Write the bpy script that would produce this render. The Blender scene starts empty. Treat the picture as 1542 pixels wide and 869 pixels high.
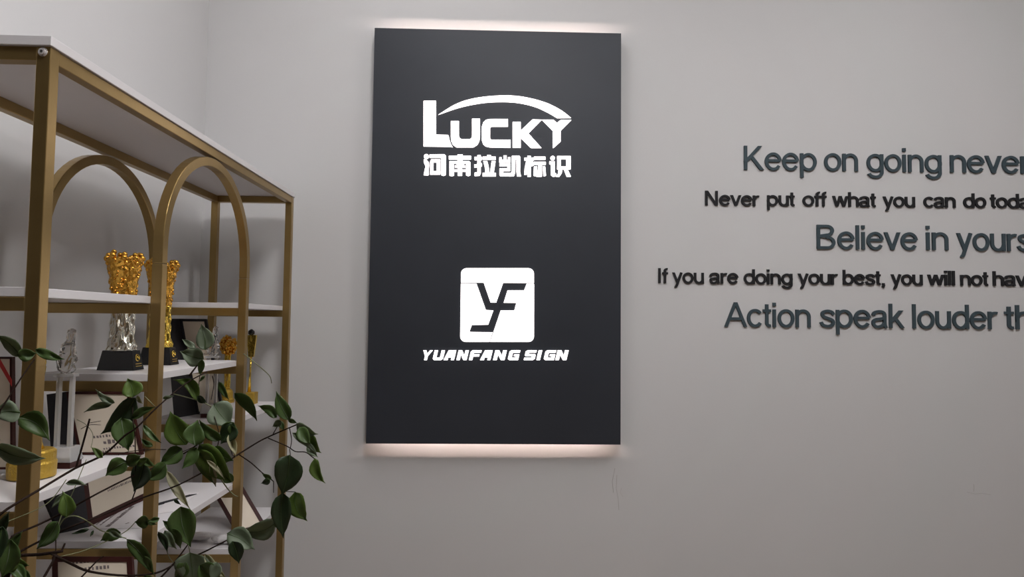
import bpy, bmesh, math, random
from mathutils import Vector, Matrix, noise
PI = math.pi
sc = bpy.context.scene
COL = sc.collection
random.seed(7)

# ---------------------------------------------------------------- camera, light, exposure
F_PX, YAW, PITCH, ROLL = 986.6, 0.0281, 0.0509, 0.0099
cy_, sy_, cp_, sp_, cr_, sr_ = math.cos(YAW), math.sin(YAW), math.cos(PITCH), math.sin(PITCH), math.cos(ROLL), math.sin(ROLL)
_r0 = Vector((cy_, -sy_, 0)); _f = Vector((sy_ * cp_, cy_ * cp_, sp_)); _u0 = Vector((-sy_ * sp_, -cy_ * sp_, cp_))
_r = _r0 * cr_ + _u0 * sr_; _u = _u0 * cr_ - _r0 * sr_
cam = bpy.data.cameras.new('camera'); cam.lens = F_PX / 1542 * 36; cam.sensor_width = 36; cam.clip_start = .05
co = bpy.data.objects.new('camera', cam); COL.objects.link(co); sc.camera = co
co.matrix_world = Matrix(((_r.x, _u.x, -_f.x, 0), (_r.y, _u.y, -_f.y, 0), (_r.z, _u.z, -_f.z, 0), (0, 0, 0, 1)))
sc.view_settings.view_transform = 'Standard'; sc.view_settings.look = 'None'
sc.view_settings.gamma = 1; sc.view_settings.use_curve_mapping = False
sc.view_settings.exposure = 0.0
LAMP = 33.0                       # radiance of the unseen ceiling lamps
LAMPS = [(-.3, 1.8, .6, .6, .33), (1.8, 1.1, .6, .6, .86), (.3, .3, .6, .6, 1.5)]
FILL_E = 1.2                   # glow of the added, unseen window: fill light from the right
GLYPH_E, LED_E = 3.0, 165.0
w = bpy.data.worlds.new('world'); sc.world = w; w.use_nodes = True
w.node_tree.nodes['Background'].inputs[0].default_value = (.5, .5, .52, 1)
w.node_tree.nodes['Background'].inputs[1].default_value = .3

def ray(px, py):
    return (_f * F_PX + _r * (px - 771) - _u * (py - 434.5)).normalized()
def P(px, py, Y):                # real point at depth Y
    d = ray(px, py); return d * (Y / d.y)
def PX(px, py, X):
    d = ray(px, py); return d * (X / d.x)
def PZ(px, py, Z):               # real point on the level Z
    d = ray(px, py); return d * (Z / d.z)

# ---------------------------------------------------------------- materials
def mat(name, col, rough=.6, metal=0, bump=0, bscale=60, var=0, vscale=6, spec=.5, trans=0, ior=1.45, emit=None, es=0, coat=0, sss=0):
    m = bpy.data.materials.new(name); m.use_nodes = True; nt = m.node_tree; b = nt.nodes['Principled BSDF']
    b.inputs['Base Color'].default_value = (*col, 1); b.inputs['Roughness'].default_value = rough
    b.inputs['Metallic'].default_value = metal; b.inputs['Specular IOR Level'].default_value = spec
    b.inputs['Transmission Weight'].default_value = trans; b.inputs['IOR'].default_value = ior
    b.inputs['Coat Weight'].default_value = coat
    if emit: b.inputs['Emission Color'].default_value = (*emit, 1); b.inputs['Emission Strength'].default_value = es
    tc = nt.nodes.new('ShaderNodeTexCoord')
    if var:
        n = nt.nodes.new('ShaderNodeTexNoise'); n.inputs['Scale'].default_value = vscale; n.inputs['Detail'].default_value = 5
        nt.links.new(tc.outputs['Object'], n.inputs['Vector'])
        r = nt.nodes.new('ShaderNodeValToRGB'); r.color_ramp.elements[0].position = .3; r.color_ramp.elements[1].position = .7
        r.color_ramp.elements[0].color = (*[c * (1 - var) for c in col], 1); r.color_ramp.elements[1].color = (*[min(1, c * (1 + var)) for c in col], 1)
        nt.links.new(n.outputs['Fac'], r.inputs['Fac']); nt.links.new(r.outputs['Color'], b.inputs['Base Color'])
    if bump:
        n2 = nt.nodes.new('ShaderNodeTexNoise'); n2.inputs['Scale'].default_value = bscale; n2.inputs['Detail'].default_value = 4
        nt.links.new(tc.outputs['Object'], n2.inputs['Vector'])
        bp = nt.nodes.new('ShaderNodeBump'); bp.inputs['Strength'].default_value = bump; bp.inputs['Distance'].default_value = .004
        nt.links.new(n2.outputs['Fac'], bp.inputs['Height']); nt.links.new(bp.outputs['Normal'], b.inputs['Normal'])
    return m
M = dict(
    wall=mat('wall_paint', (.60, .595, .595), .75, bump=.05, bscale=180, var=.012, vscale=2, spec=.2),
    ceil=mat('ceiling_paint', (.7, .7, .7), .8), far=mat('unseen_dark_wall', (.10, .085, .07), .5, var=.1), floor=mat('floor_tile', (.27, .195, .14), .35, var=.12, vscale=3),  # far: unseen walls, kept dark for reflections in the gold posts
    gold=mat('gold_paint', (.358, .243, .096), .34, .85, bump=.04, bscale=300, var=.05, vscale=20),
    board=mat('white_board', (.66, .64, .65), .45, bump=.02, bscale=90, var=.015),
    panel=mat('dark_panel', (.028, .032, .041), .5, .1, var=.06, vscale=5, bump=.02, bscale=40),
    inner=mat('tray_inside', (.25, .22, .2), .7),
    glyph=mat('lit_acrylic', (.9, .85, .85), .4, emit=(1, .94, .92), es=GLYPH_E),
    led=mat('led_strip', (.9, .8, .7), .4, emit=(1, .80, .72), es=LED_E),
    teal=mat('slate_acrylic', (.050, .072, .084), .55, spec=.25), black=mat('black_acrylic', (.020, .020, .022), .55, spec=.2),
    steel=mat('steel', (.75, .72, .72), .35, .5), dark=mat('dark_slot', (.02, .02, .02), .6),
    tgold=mat('trophy_gold', (.78, .42, .07), .24, 1, bump=.5, bscale=90), tgold2=mat('trophy_yellow_gold', (.98, .70, .13), .2, 1, bump=.4, bscale=70),
    matgold=mat('glitter_gold', (.55, .36, .06), .42, .75, bump=.8, bscale=160), tsilver=mat('trophy_silver', (.82, .80, .70), .2, 1, bump=.2, bscale=60),
    tblack=mat('black_base', (.008, .008, .009), .25, coat=.3), clear=mat('clear_crystal', (.93, .92, .90), .02, trans=.95, ior=1.55), glass=mat('crystal', (.82, .81, .80), .06, trans=.62, ior=1.5),
    paper=mat('cream_paper', (.66, .58, .47), .6, var=.03, vscale=12), white=mat('white_paper', (.72, .69, .70), .6),
    maroon=mat('maroon_frame', (.040, .010, .008), .5, spec=.25, var=.15, vscale=30), cover=mat('black_cover', (.010, .009, .012), .6, bump=.2, bscale=300),
    ink=mat('ink', (.16, .13, .13), .7), red=mat('red_ribbon', (.45, .02, .02), .5), tissue=mat('tissue', (.7, .68, .68), .8),
    stem=mat('bark', (.020, .011, .008), .85, bump=.4, bscale=200, spec=.15), stalk=mat('pale_stalk', (.16, .17, .08), .5),
    pot=mat('pot_glaze', (.55, .55, .54), .3), soil=mat('soil', (.05, .035, .025), .9, bump=.8, bscale=80),
    pane=mat('fill_glow', (.8, .8, .8), .5, emit=(1, .97, .96), es=FILL_E),
    lamp=mat('lamp_diffuser', (.9, .9, .9), .5, emit=(1, .98, .985), es=LAMP), alu=mat('white_metal', (.7, .7, .7), .4),
    scuff=mat('wall_scuff', (.30, .31, .31), .8), scar=mat('wall_scar', (.42, .40, .39), .8),
)
def leafmat(name, c, rough=.46):
    m = mat(name, c, rough, bump=.25, bscale=90, var=.22, vscale=14, spec=.5)
    m.node_tree.nodes['Principled BSDF'].inputs['Subsurface Weight'].default_value = 0
    nt = m.node_tree; b = nt.nodes['Principled BSDF']; out = nt.nodes['Material Output']
    t = nt.nodes.new('ShaderNodeBsdfTranslucent'); t.inputs[0].default_value = (c[0] * 1.5, c[1] * 1.6, c[2] * .8, 1)
    mx = nt.nodes.new('ShaderNodeMixShader'); mx.inputs[0].default_value = .25
    nt.links.new(b.outputs[0], mx.inputs[1]); nt.links.new(t.outputs[0], mx.inputs[2]); nt.links.new(mx.outputs[0], out.inputs[0])
    return m
LM = dict(d=leafmat('leaf_dark', (.030, .052, .022)), m=leafmat('leaf_mid', (.072, .122, .034)), b=leafmat('leaf_bright', (.098, .155, .030)),
          g=leafmat('leaf_underside', (.165, .205, .135), .55), l=leafmat('leaf_pale', (.34, .32, .20), .55))

# ---------------------------------------------------------------- mesh helpers
class MB:
    def __init__(s): s.v = []; s.f = []
    def add(s, vs, fs):
        n = len(s.v); s.v += [tuple(v) for v in vs]; s.f += [tuple(i + n for i in f) for f in fs]; return s
    def box(s, x0, x1, y0, y1, z0, z1):
        return s.add([(x, y, z) for x in (x0, x1) for y in (y0, y1) for z in (z0, z1)],
                     [(0, 1, 3, 2), (4, 6, 7, 5), (0, 4, 5, 1), (2, 3, 7, 6), (0, 2, 6, 4), (1, 5, 7, 3)])
    def obox(s, o, a, b, c):     # box from a corner and three edge vectors
        o, a, b, c = map(Vector, (o, a, b, c))
        return s.add([o + a * i + b * j + c * k for i in (0, 1) for j in (0, 1) for k in (0, 1)],
                     [(0, 1, 3, 2), (4, 6, 7, 5), (0, 4, 5, 1), (2, 3, 7, 6), (0, 2, 6, 4), (1, 5, 7, 3)])
    def prism(s, poly, off):     # 3-D polygon and an offset vector
        n = len(poly); off = Vector(off)
        return s.add([Vector(p) for p in poly] + [Vector(p) + off for p in poly],
                     [tuple(range(n)), tuple(range(2 * n - 1, n - 1, -1))] + [(i, i + n, (i + 1) % n + n, (i + 1) % n) for i in range(n)])
    def lathe(s, prof, c=(0, 0, 0), n=32, fn=None):
        c = Vector(c); k = len(prof); vs = []
        for i in range(n):
            a = 2 * PI * i / n
            for j, (r, z) in enumerate(prof):
                rr = r + (fn(a, z, r) if fn else 0)
                vs.append(c + Vector((rr * math.cos(a), rr * math.sin(a), z)))
        fs = [(i * k + j, ((i + 1) % n) * k + j, ((i + 1) % n) * k + j + 1, i * k + j + 1) for i in range(n) for j in range(k - 1)]
        fs += [tuple(i * k for i in range(n - 1, -1, -1)), tuple(i * k + k - 1 for i in range(n))]
        return s.add(vs, fs)
    def tube(s, pts, rad, n=8):
        pts = [Vector(p) for p in pts]
        if not hasattr(rad, '__len__'): rad = [rad] * len(pts)
        vs = []; up = Vector((.13, .2, 1)).normalized()
        for i, p in enumerate(pts):
            t = (pts[min(i + 1, len(pts) - 1)] - pts[max(i - 1, 0)]).normalized()
            a = t.cross(up)
            if a.length < .05: a = t.cross(Vector((1, 0, 0)))
            a.normalize(); b = t.cross(a)
            vs += [p + (a * math.cos(2 * PI * k / n) + b * math.sin(2 * PI * k / n)) * rad[i] for k in range(n)]
        m = len(pts)
        fs = [(i * n + k, i * n + (k + 1) % n, (i + 1) * n + (k + 1) % n, (i + 1) * n + k) for i in range(m - 1) for k in range(n)]
        fs += [tuple(range(n - 1, -1, -1)), tuple(range((m - 1) * n, m * n))]
        return s.add(vs, fs)
    def ball(s, c, r, n=8, sq=(1, 1, 1)):
        c = Vector(c); prof = [(max(.02, math.sin(PI * j / n)) * r, -math.cos(PI * j / n) * r) for j in range(n + 1)]
        n0 = len(s.v); s.lathe(prof, (0, 0, 0), n)
        for i in range(n0, len(s.v)):
            v = s.v[i]; s.v[i] = (c.x + v[0] * sq[0], c.y + v[1] * sq[1], c.z + v[2] * sq[2])
        return s
    def build(s, name, m, parent=None, smooth=False, bevel=0):
        me = bpy.data.meshes.new(name); me.from_pydata(s.v, [], s.f); me.update()
        bm = bmesh.new(); bm.from_mesh(me); bmesh.ops.recalc_face_normals(bm, faces=bm.faces); bm.to_mesh(me); bm.free()
        me.materials.append(M[m] if isinstance(m, str) else m)
        if smooth: me.shade_smooth()
        o = bpy.data.objects.new(name, me); COL.objects.link(o)
        if parent is not None:
            o.parent = parent; o.matrix_parent_inverse = Matrix.Translation(parent.location).inverted()
        if bevel:
            b = o.modifiers.new('bevel', 'BEVEL'); b.width = bevel; b.segments = 2; b.limit_method = 'ANGLE'
        return o
def thing(name, label, cat, loc, group=None):
    o = bpy.data.objects.new(name, None); COL.objects.link(o); o.location = loc; o.empty_display_size = .05
    o['label'] = label; o['category'] = cat
    if group: o['group'] = group
    return o
def struct(o, label=None, cat=None):
    o['kind'] = 'structure'
    if label: o['label'] = label
    if cat: o['category'] = cat
    return o

# ---------------------------------------------------------------- the room
YW, XL, XR, YF, ZF, ZC = 2.7837, -1.235, 6.2, -2.6, -1.45, 2.2
struct(MB().box(XL - .12, XR + .12, YW, YW + .12, ZF, ZC).build('wall_back', 'wall'), 'plain grey-white painted wall behind the dark sign', 'wall')
XO = -3.2                        # room widened out of view, so the gold posts reflect added dark walls
struct(MB().box(XL - .12, XL, .95, YW, ZF, ZC).build('wall_left', 'wall'), 'plain grey-white painted wall behind the gold shelf', 'wall')
struct(MB().box(XO, XL - .12, .95, 1.07, ZF, ZC).build('added_dark_wall_side', 'far'), 'unseen dark wall added at the near side of the shelf', 'wall')
struct(MB().box(XO - .12, XO, YF, 1.07, ZF, ZC).build('added_dark_wall_left', 'far'), 'unseen dark wall added far to the left', 'wall')
struct(MB().box(XR, XR + .12, YF, YW, ZF, ZC).build('wall_right', 'far'), 'plain wall at the right end of the room', 'wall')
struct(MB().box(XO - .12, XR + .12, YF - .12, YF, ZF, ZC).build('wall_front', 'far'), 'plain wall at the near end of the room', 'wall')
struct(MB().box(XO - .12, XR + .12, YF - .12, YW + .12, ZF - .1, ZF).build('floor', 'floor'), 'brown-grey floor of the room', 'floor')
struct(MB().box(XO - .12, XR + .12, YF - .12, YW + .12, ZC, ZC + .1).build('ceiling', 'ceil'), 'flat white ceiling of the room', 'ceiling')
wn = struct(MB().box(XR - .02, XR - .012, -1.0, 1.5, -.55, 1.35).build('fill_window', 'pane'), 'unseen frosted window added in the right wall as fill light', 'window')  # added glowing pane out of view, lights the shelf from the right
fr = MB()
for y in (-1.04, -.2, .66, 1.5): fr.box(XR - .04, XR, y, y + .04, -.59, 1.39)
for z in (-.59, 1.35): fr.box(XR - .04, XR, -1.0, 1.5, z, z + .04)
fr.build('fill_window_frame', 'alu', wn)
for i, (x, y, a, b, k) in enumerate(LAMPS):  # lamps out of view, placed and weighted to produce the wall brightness
    t = thing('unseen_ceiling_light', ['unseen square ceiling lamp nearest the sign', 'unseen square ceiling lamp above the wall lettering', 'unseen square ceiling lamp over the middle of the room'][i], 'lamp', (x, y, ZC))
    fr = MB()
    for (x0, x1, y0, y1) in ((x - a / 2 - .02, x + a / 2 + .02, y - b / 2 - .02, y - b / 2), (x - a / 2 - .02, x + a / 2 + .02, y + b / 2, y + b / 2 + .02),
                             (x - a / 2 - .02, x - a / 2, y - b / 2, y + b / 2), (x + a / 2, x + a / 2 + .02, y - b / 2, y + b / 2)):
        fr.box(x0, x1, y0, y1, ZC - .025, ZC)
    fr.build('frame', 'alu', t)
    m = M['lamp']
    if k != 1: m = mat('lamp_diffuser_dim', (.9, .9, .9), .5, emit=(1, .98, .985), es=LAMP * k)
    MB().box(x - a / 2, x + a / 2, y - b / 2, y + b / 2, ZC - .02, ZC - .012).build('diffuser', m, t)

# ---------------------------------------------------------------- display shelf
XF, W, T = -.8149, .0255, .0176
XB = XF - .32
YA, YD, YB, YC, ZT, ZS, ZA = 1.1986, 2.6637, 1.6301, 2.2077, .4949, .1354, .4651
L1, L2, L3, L4, L5 = .054, -.1363, -.3267, -.5363, -.7428
L6, L7 = -.94, -1.15
sh = thing('display_shelf', 'tall gold metal display shelf with two arches and staggered white boards', 'shelf', ((XF + XB) / 2, (YA + YD) / 2, ZF))
BV = .0015
for (x0, y0) in ((XF - W, YA), (XF - W, YD - W), (XB, YA), (XB, YD - W)):
    MB().box(x0, x0 + W, y0, y0 + W, ZF, ZT).build('post', 'gold', sh, bevel=BV)
for x0 in (XF - W, XB):
    MB().box(x0 + .0008, x0 + W - .0008, YA + W, YD - W, ZT - W, ZT - .0005).build('long_rail', 'gold', sh, bevel=BV)
    MB().box(x0 + .0008, x0 + W - .0008, YA + W, YD - W, ZF + .06, ZF + .06 + W).build('long_rail', 'gold', sh, bevel=BV)
    for y0 in (YB, YC - W):      # arch legs below the joint
        MB().box(x0, x0 + W, y0, y0 + W, ZF + .06 + W if 0 else ZF, ZS - .0006).build('arch_leg', 'gold', sh, bevel=BV)
    R = (YC - YB) / 2; ycn = (YB + YC) / 2; zc = ZA - R; mb = MB(); vs = []
    path = [(0, ZS)] + [(PI * k / 32, None) for k in range(33)] + [(PI, ZS)]
    for a, z in path:            # a bent rectangular tube: straight foot, half circle, straight foot
        c, s = math.cos(a), math.sin(a)
        for rr in (R, R - W):
            for xx in (x0, x0 + W):
                vs.append((xx, ycn - c * rr, z if z is not None else zc + s * rr))
    n = len(path); fs = []
    for i in range(n - 1):
        a, b = i * 4, i * 4 + 4
        fs += [(a, b, b + 1, a + 1), (a + 2, a + 3, b + 3, b + 2), (a, a + 2, b + 2, b), (a + 1, b + 1, b + 3, a + 3)]
    fs += [(0, 1, 3, 2), (4 * n - 4, 4 * n - 2, 4 * n - 1, 4 * n - 3)]
    mb.add(vs, fs); mb.build('arch', 'gold', sh, bevel=BV)
def crossrail(y0, ztop):
    MB().box(XB + W, XF - W, y0, y0 + W, ztop - W, ztop - .0004).build('cross_rail', 'gold', sh, bevel=BV)
for y0 in (YA, YD - W): crossrail(y0, ZT)
def board(y0, y1, z):
    MB().box(XB + W + .001, XF - W - .0005, y0, y1, z - T, z).build('shelf_board', 'board', sh, bevel=.001)
for z in (L1, L3, L5, L7):
    board(YA + .002, YB + W - .003, z); board(YC - W + .003, YD - .002, z)
    for y0 in (YA, YB, YC - W, YD - W): crossrail(y0, z - T)
for z in (L2, L4, L6):
    board(YB + .001, YC - .001, z)
    for y0 in (YB, YC - W): crossrail(y0, z - T)
MB().box(XB - .006, XF + .004, YA - .006, YD + .002, ZT, ZT + T).build('top_board', 'board', sh, bevel=.001)['label'] = 'white top board covering the whole shelf'
bc = P(65, 78.5, YA)             # hex-socket bolt at the near corner
def face_disc(mb, c, r, y0, y1, n=20):
    return mb.prism([(c.x + r * math.cos(2 * PI * k / n), y0, c.z + r * math.sin(2 * PI * k / n)) for k in range(n)], (0, y1 - y0, 0))
bo = face_disc(face_disc(MB(), bc, .0085, YA - .002, YA), bc, .0062, YA - .005, YA - .002).build('bolt', 'steel', sh, bevel=.0006)
bo['label'] = 'steel socket bolt at the near upper corner'
s6 = face_disc(MB(), bc, .0028, YA - .0054, YA - .005, 6).build('socket', 'dark', bo)

# ---------------------------------------------------------------- illuminated sign
SY = YW - .06
px0, px1, pz0, pz1 = -.5148, .5321, -.5029, 1.2351
sg = thing('wall_sign', 'tall dark grey backlit wall sign with two white lit logos', 'sign', ((px0 + px1) / 2, YW, pz0))
MB().box(px0, px1, SY, SY + .003, pz0, pz1).build('face_panel', 'panel', sg, bevel=.0008)
rt = MB(); GAP = .020; y1 = YW - GAP
rt.box(px0, px1, SY + .003, y1, pz1 - .002, pz1).box(px0, px1, SY + .003, y1, pz0, pz0 + .002)
rt.box(px0, px0 + .002, SY + .003, YW, pz0 + .002, pz1 - .002).box(px1 - .002, px1, SY + .003, YW, pz0 + .002, pz1 - .002)
rt.build('edge_return', 'panel', sg)
MB().box(px0 + .14, px1 - .14, SY + .003, YW, pz0 + .2, pz1 - .2).build('mounting_box', 'inner', sg)
for z in (pz1 - .096, pz0 + .088):   # strips set back from the edge: the rim of the tray cuts their light on the wall
    MB().box(px0 + .05, px1 - .05, YW - .0475, YW - .0445, z - .003, z + .003).build('led_strip', 'led', sg)
def sgp(pts, ox, oz, k, dy=0):   # traced outline -> points on the sign's face
    return [P(ox + x / k, oz + y / k, SY - dy) for x, y in pts]
def arc(cx, cy, rx, ry, a0, a1, n=10):
    return [(cx + rx * math.cos(math.radians(a0 + (a1 - a0) * i / n)), cy + ry * math.sin(math.radians(a0 + (a1 - a0) * i / n))) for i in range(n + 1)]
def crom(pts, n=6):
    out = []
    for i in range(len(pts) - 1):
        p0, p1, p2, p3 = pts[max(i - 1, 0)], pts[i], pts[i + 1], pts[min(i + 2, len(pts) - 1)]
        for k in range(n):
            t = k / n
            out.append(tuple(.5 * (2 * b + (c - a) * t + (2 * a - 5 * b + 4 * c - d) * t * t + (3 * b - a - 3 * c + d) * t ** 3) for a, b, c, d in zip(p0, p1, p2, p3)))
    return out + [pts[-1]]
def glyph(name, polys, ox, oz, k, label=None, parent=sg, th=.004):
    mb = MB()
    for i, p in enumerate(polys): mb.prism(sgp(p, ox, oz, k), (0, -th - .00012 * i, 0))
    o = mb.build(name, 'glyph', parent)
    if label: o['label'] = label
    return o
KA = 1329 / 260
glyph('letter', [[(92, 165), (187, 165), (187, 425), (275, 427), (284, 432), (292, 470), (303, 500), (316, 522), (300, 518), (92, 515)]], 620, 120, KA, 'large lit letter L')
glyph('letter', [[(302, 320), (363, 320), (363, 432), (368, 450), (383, 460), (448, 460), (461, 450), (465, 432), (465, 302), (525, 302), (525, 440), (520, 475), (505, 503), (475, 522), (345, 522), (318, 503), (305, 475), (302, 440)]], 620, 120, KA, 'lit letter U')
glyph('letter', [[(740, 305), (600, 305), (572, 311), (552, 330), (540, 365), (540, 465), (550, 497), (570, 515), (600, 522), (760, 525), (760, 465), (612, 464), (603, 455), (603, 372), (612, 363), (740, 363)]], 620, 120, KA, 'lit letter C')
glyph('letter', [[(777, 327), (838, 327), (838, 395), (930, 308), (1000, 310), (897, 415), (998, 527), (918, 527), (838, 448), (838, 525), (777, 525)]], 620, 120, KA, 'lit letter K')
glyph('letter', [[(1003, 310), (1090, 310), (1117, 335), (1147, 312), (1228, 312), (1145, 395), (1145, 478), (1090, 527), (1086, 527), (1086, 395)]], 620, 120, KA, 'lit letter Y')
outer = crom([(205, 272), (330, 195), (450, 152), (600, 129), (760, 124), (900, 142), (1040, 182), (1150, 238), (1225, 296)])
inner = crom([(1118, 297), (1060, 262), (960, 215), (850, 186), (740, 174), (600, 176), (480, 192), (350, 222), (205, 272)])
glyph('swoosh', [outer + inner[:-1]], 620, 120, KA, 'lit crescent arc above the letters')
# Chinese characters, strokes traced as bars
def R_(x0, y0, x1, y1): return [(x0, y0), (x1, y0), (x1, y1), (x0, y1)]
def dot(cx, cy, r): return arc(cx, cy, r, r, 0, 345, 14)
HAN = [
 [dot(80, 72, 24), [(55, 100), (75, 100), (104, 130), (106, 160), (100, 210), (104, 250), (96, 258), (54, 256), (64, 200), (74, 165), (62, 150), (55, 125)],
  [(112, 52), (255, 50), (270, 62), (272, 90), (270, 255), (250, 263), (228, 257), (228, 92), (220, 84), (112, 84)],
  R_(118, 120, 148, 248), [(118, 122), (128, 100), (215, 100), (215, 130), (118, 130)], R_(182, 100, 217, 248), R_(118, 218, 217, 250)],
 [R_(302, 66, 520, 100), R_(388, 52, 438, 118), [(308, 118), (500, 118), (514, 130), (514, 258), (494, 265), (472, 258), (472, 140), (352, 140), (352, 260), (330, 266), (308, 260)],
  [(368, 140), (400, 138), (412, 156), (390, 160)], [(458, 140), (428, 138), (414, 156), (440, 160)], R_(362, 160, 464, 182), R_(358, 200, 468, 222), R_(390, 158, 432, 262)],
 [R_(555, 76, 628, 106), [(584, 58), (616, 58), (616, 235), (604, 262), (556, 264), (556, 232), (584, 228)], [(553, 152), (628, 140), (628, 168), (553, 182)],
  R_(636, 74, 764, 104), R_(680, 58, 716, 90), [(642, 118), (680, 118), (694, 170), (702, 236), (664, 240), (656, 170)], [(724, 118), (762, 118), (744, 236), (708, 240)], R_(636, 234, 766, 268)],
 [R_(800, 80, 822, 130), R_(842, 62, 872, 130), R_(886, 80, 910, 130), R_(800, 104, 910, 132),
  R_(802, 142, 908, 168), [(880, 150), (908, 150), (906, 216), (838, 216), (838, 234), (908, 234), (904, 266), (808, 266), (802, 250), (802, 190), (880, 188)],
  [(924, 66), (998, 66), (1006, 78), (1004, 225), (1014, 268), (976, 268), (970, 225), (970, 98), (958, 98), (956, 230), (944, 266), (898, 268), (922, 220)]],
 [R_(1048, 84, 1140, 112), R_(1078, 66, 1110, 272), [(1076, 108), (1080, 150), (1070, 250), (1046, 252), (1050, 190), (1062, 130)], [(1110, 112), (1130, 120), (1138, 160), (1120, 168), (1108, 150)],
  R_(1142, 74, 1254, 104), R_(1140, 126, 1258, 154), R_(1184, 150, 1220, 270), [(1142, 172), (1172, 168), (1176, 232), (1164, 266), (1138, 262)], [(1230, 168), (1252, 170), (1260, 262), (1236, 266)], R_(1164, 240, 1215, 270)],
 [dot(1326, 88, 22), [(1294, 120), (1346, 120), (1346, 232), (1362, 240), (1366, 266), (1330, 272), (1310, 256), (1310, 152), (1294, 146)],
  [(1372, 76), (1384, 68), (1494, 68), (1504, 78), (1504, 195), (1372, 195)], ],
]
hz = []
for i, polys in enumerate(HAN):
    if i == 5:                   # the square of the last character is built as four bars round its hole
        polys = polys[:2] + [R_(1372, 70, 1406, 196), R_(1462, 70, 1504, 196), R_(1372, 68, 1504, 98), R_(1372, 172, 1504, 198),
                             [(1384, 206), (1420, 206), (1414, 240), (1392, 272), (1362, 272), (1380, 240)], [(1440, 206), (1476, 204), (1506, 270), (1466, 272)]]
    glyph('character', polys, 630, 225, 1542 / 235)
# rounded square of the second logo, in three pieces around the dark monogram
def rc(cx, cy, a0): return arc(cx, cy, 42, 42, a0, a0 + 90, 6)
top = [(380, 182)] + rc(422, 114, 180) + rc(898, 114, 270) + [(940, 185), (703, 184), (650, 336), (607, 335), (555, 183)]
left = [(498, 190), (379, 189)] + [(374, 598)] + list(reversed(rc(416, 596, 90)))[1:] + [(598, 638), (622, 565), (443, 562), (462, 508), (588, 506), (628, 397), (570, 393)]
right = [(885, 192), (941, 193)] + rc(898, 596, 0) + [(604, 638), (629, 564), (685, 397), (790, 397), (806, 338), (708, 337), (712, 325), (738, 242), (865, 242)]
for nm, p in (('top', top), ('left', left), ('right', right)):
    glyph('logo_piece', [p], 620, 390, KA, nm + ' piece of the white rounded square logo')
mk = MB().prism(sgp([(893, 385), (896, 386), (824, 552), (821, 552)], 620, 390, KA, .0042), (0, -.0004, 0)).build('scratch', 'ink', sg)
# small slanted name line, drawn on a 10 x 16 grid per letter
def slant(polys, x, wd):
    return [[(x + px / 10 * wd + (16 - py) * .30 * 4.7 * .8, 703 + py / 16 * 75) for px, py in p] for p in polys]
def b_(x0, y0, x1, y1): return R_(x0, y0, x1, y1)
SM = {
 'Y': [[(0, 0), (3.4, 0), (5.3, 5.5), (8, 0), (11, 0), (6.8, 9.5), (6.8, 16), (3.6, 16), (3.6, 9.5)]],
 'U': [[(0, 0), (3.2, 0), (3.2, 12), (6.8, 12), (6.8, 0), (10, 0), (10, 13.5), (8.6, 16), (1.4, 16), (0, 13.5)]],
 'A': [[(2.2, 0), (9.6, 0), (9.6, 16), (6.6, 16), (6.6, 11.8), (3.4, 11.8), (3.4, 16), (-.6, 16)], ],
 'N': [[(0, 0), (3.4, 0), (6.8, 9), (6.8, 0), (10, 0), (10, 16), (6.8, 16), (3.2, 7), (3.2, 16), (0, 16)]],
 'F': [[(1.4, 0), (10.6, 0), (10.6, 4), (3.4, 4), (3.4, 6.6), (9.4, 6.6), (9.4, 10.2), (3.4, 10.2), (3.4, 16), (0, 16), (0, 2.5)]],
 'G': [[(1.6, 0), (10, 0), (10, 4), (3.4, 4), (3.4, 12), (6.8, 12), (6.8, 9.6), (5, 9.6), (5, 6.8), (10, 6.8), (10, 16), (1.6, 16), (0, 14), (0, 2)]],
 'S': [[(1.6, 0), (10, 0), (10, 3.8), (3.2, 3.8), (3.2, 6.2), (9, 6.2), (10, 7.6), (10, 14), (8.6, 16), (0, 16), (0, 12.2), (6.8, 12.2), (6.8, 9.8), (1.2, 9.8), (0, 8.4), (0, 1.8)]],
 'I': [[(3, 0), (7, 0), (7, 16), (3, 16)]],
}
for ch, x, wd in (('Y', 80, 66), ('U', 160, 78), ('A', 250, 78), ('N', 344, 78), ('F', 440, 76), ('A', 530, 78), ('N', 626, 88), ('G', 738, 80), ('S', 862, 82), ('I', 940, 66), ('G', 1014, 80), ('N', 1105, 84)):
    if ch == 'Y': x -= 8
    glyph('small_letter', slant(SM[ch], x, wd), 620, 390, KA)

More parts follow.
